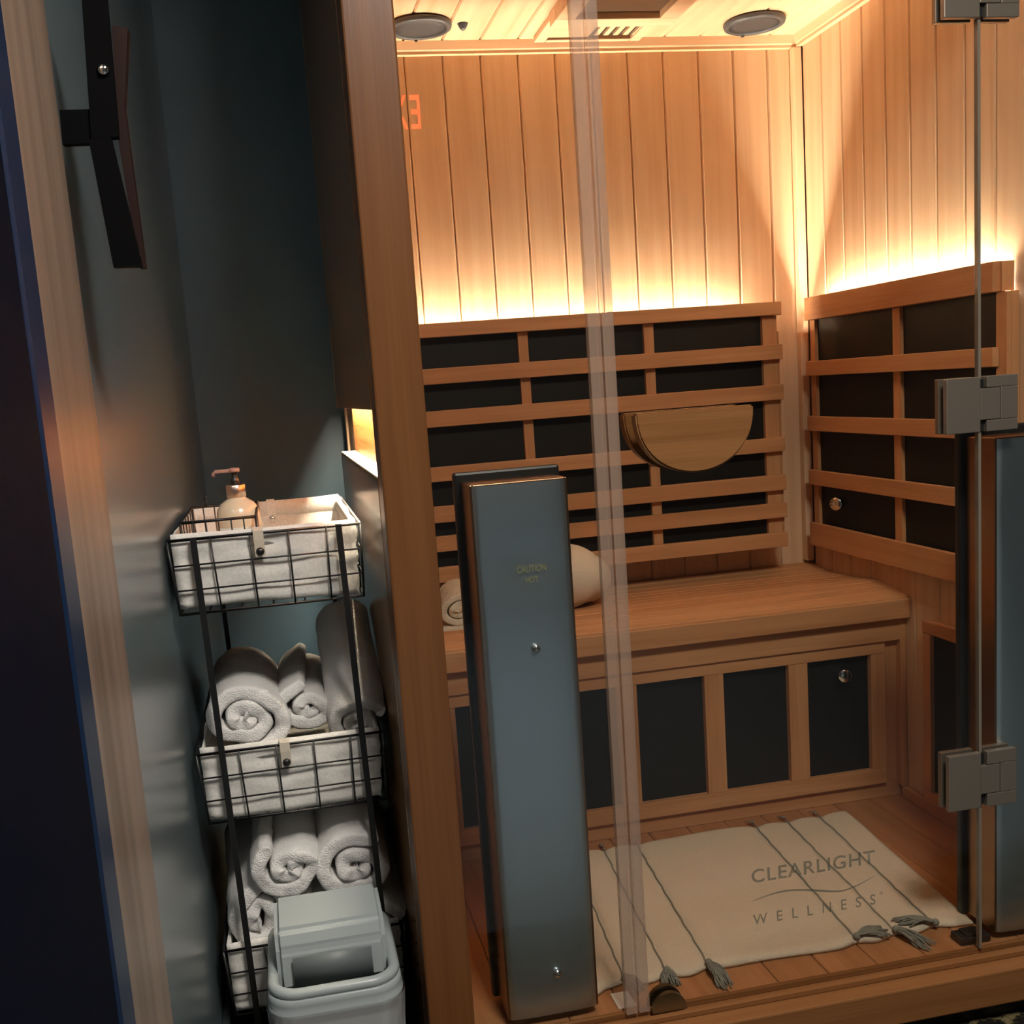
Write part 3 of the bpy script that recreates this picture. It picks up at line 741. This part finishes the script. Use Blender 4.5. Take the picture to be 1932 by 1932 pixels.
    for zz, off in ((zt+.0065, -.003), (zt-.022, -.004)):
        h1.append([bm.verts.new((lx(x+nx2*off, zz), y+ny2*off, zz)) for x, y, nx2, ny2 in loop])
    for k in range(len(loop)):
        j2 = (k+1) % len(loop); bm.faces.new((h1[0][k], h1[0][j2], h1[1][j2], h1[1][k]))
    hm = solid(subchild(obj('hem', bm, LIN, None, True), ln), .0025, -1)
    for side in (0, 1):
        xs = -1.371 if side == 0 else -1.352
        yo = RY0-.0045 if side == 0 else RY1+.0045; yi = RY0+.0125 if side == 0 else RY1-.0125; sgn = -1 if side == 0 else 1
        prof_ = [(yo, zt-.036), (yo+sgn*.001, zt-.01), (yo, zt+.004), ((yo+yi)/2, zt+.0085), (yi, zt+.004), (yi, zt-.030)]
        bm = bmesh.new(); rr = []
        for y, z in prof_: rr.append([bm.verts.new((lx(xs-.0078, z), y, z)), bm.verts.new((lx(xs+.0078, z), y, z))])
        for A, B in zip(rr, rr[1:]): bm.faces.new((A[0], A[1], B[1], B[0]))
        solid(subchild(obj('strap', bm, STRP if side == 0 else LIN, None), ln), .0014, 0)
        bm = lathe([(.0005, .0045), (.004, .004), (.0062, .0012), (.0066, -.001)], 20)
        bm.transform(Matrix.Rotation(math.pi/2, 4, 'X')); bm.transform(Matrix.Translation((lx(xs, zt-.028), (yo if side == 0 else yi)-.001, zt-.028)))
        subchild(obj('snap_button', bm, BLK if side == 0 else CHR, None, True), ln)
basket(.799, .684, 1); basket(.459, .345, 0); basket(.127, .012, 0)

# wire caddy and soap bottle in the top basket
cd = thing('wire_caddy', 'small black wire caddy standing in the top basket around the soap bottle', 'caddy', (-1.43, -.73, .70))
def lxx(p): return (lx(p[0], p[2])+0, p[1], p[2])
def cdt(pts, r, nm, closed=False): return child(nm, tube(bmesh.new(), [lxx(p) for p in pts], r, 6, closed), BLK, cd, True)
a, b, c_, d = -1.487, -1.372, -.852, -.60
cdt([(a, c_, .822), (b, c_, .822), (b, d, .822), (a, d, .822)], .0026, 'rim', True)
cdt([(a, c_, .700), (b, c_, .700), (b, d, .700), (a, d, .700)], .0024, 'rim', True)
for x in (a, b):
    for y in (c_, d): cdt([(x, y, .822), (x, y, .700)], .0024, 'post')
for k in range(1, 6):
    x = a+(b-a)*k/6; cdt([(x, c_, .822), (x, c_, .700)], .0012, 'wire'); cdt([(x, d, .822), (x, d, .700)], .0012, 'wire')
for k in range(1, 5):
    y = c_+(d-c_)*k/5; cdt([(a, y, .822), (a, y, .700)], .0012, 'wire'); cdt([(b, y, .822), (b, y, .700)], .0012, 'wire')
for x in (-1.462, -1.395):   # hooked loops above the rim
    cdt([(x, d-.002, .822), (x, d-.002, .838), (x+.003, d-.002, .840)], .0018, 'hook')
sp = thing('soap_bottle', 'cream pump soap bottle with white label in the wire caddy', 'bottle', (-1.412, -.70, .694))
pf = [(.003, 0), (.035, 0), (.0375, .004), (.0375, .100), (.0372, .115), (.0345, .128), (.028, .138), (.019, .144), (.015, .147), (.015, .148)]
obj('bottle_body', lathe(pf, 40), SOAP, sp, True)
bm = bmesh.new(); R_ = .0378; g = []
for z in (.03, .10):
    g.append([bm.verts.new((R_*math.cos(a_), R_*math.sin(a_), z)) for a_ in [math.radians(-150+120*k/16) for k in range(17)]])
for k in range(16): bm.faces.new((g[0][k], g[0][k+1], g[1][k+1], g[1][k]))
lb_ = solid(obj('bottle_label', bm, LBL, sp, True), .0004, 1)
for zz, w in ((.092, .018), (.086, .014), (.075, .020), (.069, .012), (.062, .018), (.050, .016)):
    bm = bmesh.new(); aa = [math.radians(-80+(k-4)*w/.0358*57.3/8) for k in range(9)]
    q1 = [bm.verts.new((.0384*math.cos(t), .0384*math.sin(t), zz)) for t in aa]; q2 = [bm.verts.new((.0384*math.cos(t), .0384*math.sin(t), zz+.002)) for t in aa]
    for k in range(8): bm.faces.new((q1[k], q1[k+1], q2[k+1], q2[k]))
    o = obj('print_line', bm, INK, sp)
obj('pump_collar', lathe([(.0155, .1485), (.016, .149), (.016, .1685), (.0145, .170), (.003, .170)], 32), COP, sp, True)
obj('pump_stem', lathe([(.007, .1705), (.007, .178), (.005, .18), (.0045, .190)], 20), BLK, sp, True)
bm = lathe([(.003, .1905), (.009, .1905), (.010, .193), (.009, .197), (.002, .198)], 20); box(bm, (-.032, -.0045, .1905), (.0, .0045, .1965), .0012); tube(bm, [(-.030, 0, .193), (-.034, 0, .190), (-.035, 0, .186)], .003, 8)
obj('pump_head', bm, plain('rose_pump_head', (.42, .25, .20), rough=.35), sp, True)

# towels: middle basket (three) and bottom basket (five)
def towel(R, ln, t, turns, loc, rot, label, sx=1, sz=1, seed=1, phase=0, tail=0, grp=None, wob=.05):
    o = spiral_roll('rolled_towel', R, ln, t, turns, WHT, None, sx, sz, seed, tail, phase, wob); place(o, loc, rot)
    return tag(o, label, 'towel', grp)
G = 'rolled white towels on the wire rack'
towel(.070, .40, .025, 2.4, (-1.439, -.650, .488), (-3, 0, 2), 'thick white rolled towel at the left of the middle basket', 1.1, .88, 11, -1.1, .03, G, .08)
towel(.050, .34, .023, 1.7, (-1.324, -.62, .480), (-2, 0, -2), 'flat white folded towel between two rolls in the middle basket', 1.25, .95, 12, 2.0, .02, G, .1)
towel(.055, .27, .022, 2.1, (-1.252, -.700, .518), (28, 0, 0), 'white rolled towel leaning high at the right of the middle basket', .95, 1.25, 13, .5, .01, G, .08)
towel(.070, .36, .026, 1.9, (-1.452, -.675, .165), (2, 0, 3), 'white rolled towel at the far left of the bottom basket', .82, 1.2, 14, -.6, .02, G, .1)
towel(.060, .40, .026, 1.9, (-1.384, -.672, .254), (3, 0, 0), 'plump white rolled towel in the upper middle of the bottom pile', 1.18, .88, 15, 2.6, .03, G, .09)
towel(.070, .40, .028, 1.9, (-1.270, -.668, .234), (2, 0, -2), 'large white rolled towel at the upper right of the bottom pile', 1.12, .96, 16, 1.4, .03, G, .09)
towel(.052, .38, .024, 1.8, (-1.345, -.675, .150), (3, 0, 0), 'white rolled towel in the middle of the bottom basket behind the bin', 1.1, .8, 17, 2.2, .02, G)
towel(.056, .38, .024, 1.8, (-1.246, -.675, .122), (3, 0, -2), 'white rolled towel at the lower right of the bottom pile', .95, 1.1, 18, 0.6, .02, G)

# ================================================================== BIN
bi = thing('waste_bin', 'grey plastic swing-top bin with clear bag in front of the wire rack', 'bin', (-1.328, -.995, FL))
BX, BY = -1.332, -.998
def rr(hx, hy, r, n=6):
    out = []
    for cx, cy, a0 in ((hx-r, hy-r, 0), (-hx+r, hy-r, 90), (-hx+r, -hy+r, 180), (hx-r, -hy+r, 270)):
        for k in range(n+1):
            a = math.radians(a0+90*k/n); out.append((cx+r*math.cos(a), cy+r*math.sin(a)))
    return out
def shell(prof, mat, nm, closed_bottom=True, jit=None, smooth=True):
    bm = bmesh.new(); rings = []
    for j, (hx, hy, z, r) in enumerate(prof):
        ring = []
        for i, (x, y) in enumerate(rr(hx, hy, r)):
            dx = dy = 0
            if jit:
                k = jit*(j/(len(prof)-1)); dx = k*math.sin(i*2.9+j*.9)*(1 if x > 0 else -1)*.6+k*.5*math.sin(i*5.3); dy = k*math.sin(i*2.3+j*1.4)
            ring.append(bm.verts.new((BX+x+dx, BY+y+dy, z)))
        rings.append(ring)
    for A, B in zip(rings, rings[1:]):
        for k in range(len(A)):
            j2 = (k+1) % len(A); bm.faces.new((A[k], A[j2], B[j2], B[k]))
    if closed_bottom: bm.faces.new(rings[-1])
    return child(nm, bm, mat, bi, smooth)
o = shell([(.092, .110, .148, .04), (.092, .110, .140, .04), (.078, .096, -.06, .035), (.074, .092, FL+.004, .03), (.068, .086, FL+.001, .03)], BIN, 'bin_body'); solid(o, .002, -1)
o = shell([(.094, .112, .157, .042), (.0965, .1145, .155, .042), (.0975, .1155, .147, .042), (.0965, .1145, .139, .042), (.0985, .1165, .136, .042), (.0985, .1165, .128, .042)], BIN, 'lid_collar', False); solid(o, .002, -1)
bm = bmesh.new(); tube(bm, [(BX+x, BY+y, .162+.0*y) for x, y in rr(.088, .106, .038, 8)], .0085, 10, True); child('lid_ring', bm, BIN, bi, True)
# swing flap: hood rising at the back, cut away and sunk at the front
hxw = .081
def hood(pts, w, nm, mat, bev=.005):
    bm = prism([(BX-w, y, z) for y, z in pts], (2*w, 0, 0)); bmesh.ops.recalc_face_normals(bm, faces=bm.faces)
    bmesh.ops.bevel(bm, geom=[e for e in bm.edges], offset=bev, segments=3, affect='EDGES'); return child(nm, bm, mat, bi, True)
o = hood([(BY+.072, .160), (BY+.060, .236), (BY-.040, .228), (BY-.052, .200), (BY-.058, .140), (BY+.072, .130)], hxw, 'swing_hood', BIN, .008)
for p in o.data.polygons: p.use_smooth = False
o = hood([(BY-.0585, .192), (BY-.0605, .192), (BY-.066, .150), (BY-.063, .150)], .058, 'recess_shade', BIND, .0006)  # dark plate on the hood, painted shade of the hand recess
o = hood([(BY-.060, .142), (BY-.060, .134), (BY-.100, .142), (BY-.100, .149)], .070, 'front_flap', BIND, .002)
# bag overhanging the collar
bm = bmesh.new(); rings = []; base = rr(.101, .119, .044, 16); nb = len(base)
for j in range(15):
    v = j/14; ring = []
    for i, (x, y) in enumerate(base):
        a = i/nb*2*math.pi
        fold = .006*math.sin(a*14+2*math.sin(a*3)+v*1.5)*v+.004*math.sin(a*31+v*4)*v
        k = 1-.10*v; low = .02*math.sin(a*3+1)+.014*math.sin(a*9)
        nrm = Vector((x, y)).normalized()
        ring.append(bm.verts.new((BX+x*k+nrm.x*fold, BY+y*k+nrm.y*fold, .134-(.135+low)*v)))
    rings.append(ring)
for A, B in zip(rings, rings[1:]):
    for k in range(nb): bm.faces.new((A[k], A[(k+1) % nb], B[(k+1) % nb], B[k]))
o = child('bin_bag', bm, BAG, bi, True)

# ================================================================== BLACK BRACKET ON THE LEFT, EXIT SIGN BEHIND
bk = thing('wall_bracket', 'black steel bracket with a bright screw high on the left hall wall', 'bracket', (XW+.03, -1.41, 1.25))
def px(u, v, y):
    d = RT*((u-899.07)/2015.27)+UP*((1039.998-v)/2015.27)+FW; t = (y-CPOS.y)/d.y; return CPOS+d*t
YK = -1.40
BLKM = plain('matte_black_steel', (.0025, .0025, .003), rough=.8, spec=.06)
def plate(pix, y, th, nm, mat=BLKM):
    pts = [px(u, v, y) for u, v in pix]; return child(nm, prism(pts, (0, th, 0)), mat, bk)
plate([(150, -60), (196, -60), (221, 225), (223, 258), (172, 262)], YK, .012, 'upper_bar')
plate([(112, 207), (170, 206), (173, 262), (173, 270), (118, 272)], YK+.003, .012, 'arm')
plate([(167, 263), (209, 259), (268, 503), (214, 504)], YK-.004, .012, 'lower_bar')
plate([(211, 48), (241, 52), (234, 200), (274, 504), (262, 504), (224, 270)], YK+.014, .02, 'side_cheek', plain('dark_red_steel', (.018, .006, .005), rough=.6, spec=.2))
c0 = px(195, 132, YK-.0005); bm = lathe([(.0005, .004), (.004, .0035), (.0065, 0)], 20); bm.transform(Matrix.Rotation(math.pi/2, 4, 'X')); bm.transform(Matrix.Translation(c0))
child('screw', bm, CHR, bk, True)
ex = thing('exit_sign', 'red lit EXIT sign on the hall wall behind, mirrored in the sauna glass', 'sign', (-.74, -4.40, 2.19))
child('sign_housing', bx((-1.00, -4.418, 2.07), (-.53, -4.375, 2.31), .006), BLK, ex)
me = fit_text('EXIT', 0, .240, 2.123, 2.262, 1.22, 0)
for v in me.vertices: v.co = (-.578-v.co.x, -4.3735, v.co.z)
o = link('lettering', me, EXITM, ex); o.matrix_parent_inverse = ex.matrix_basis.inverted()
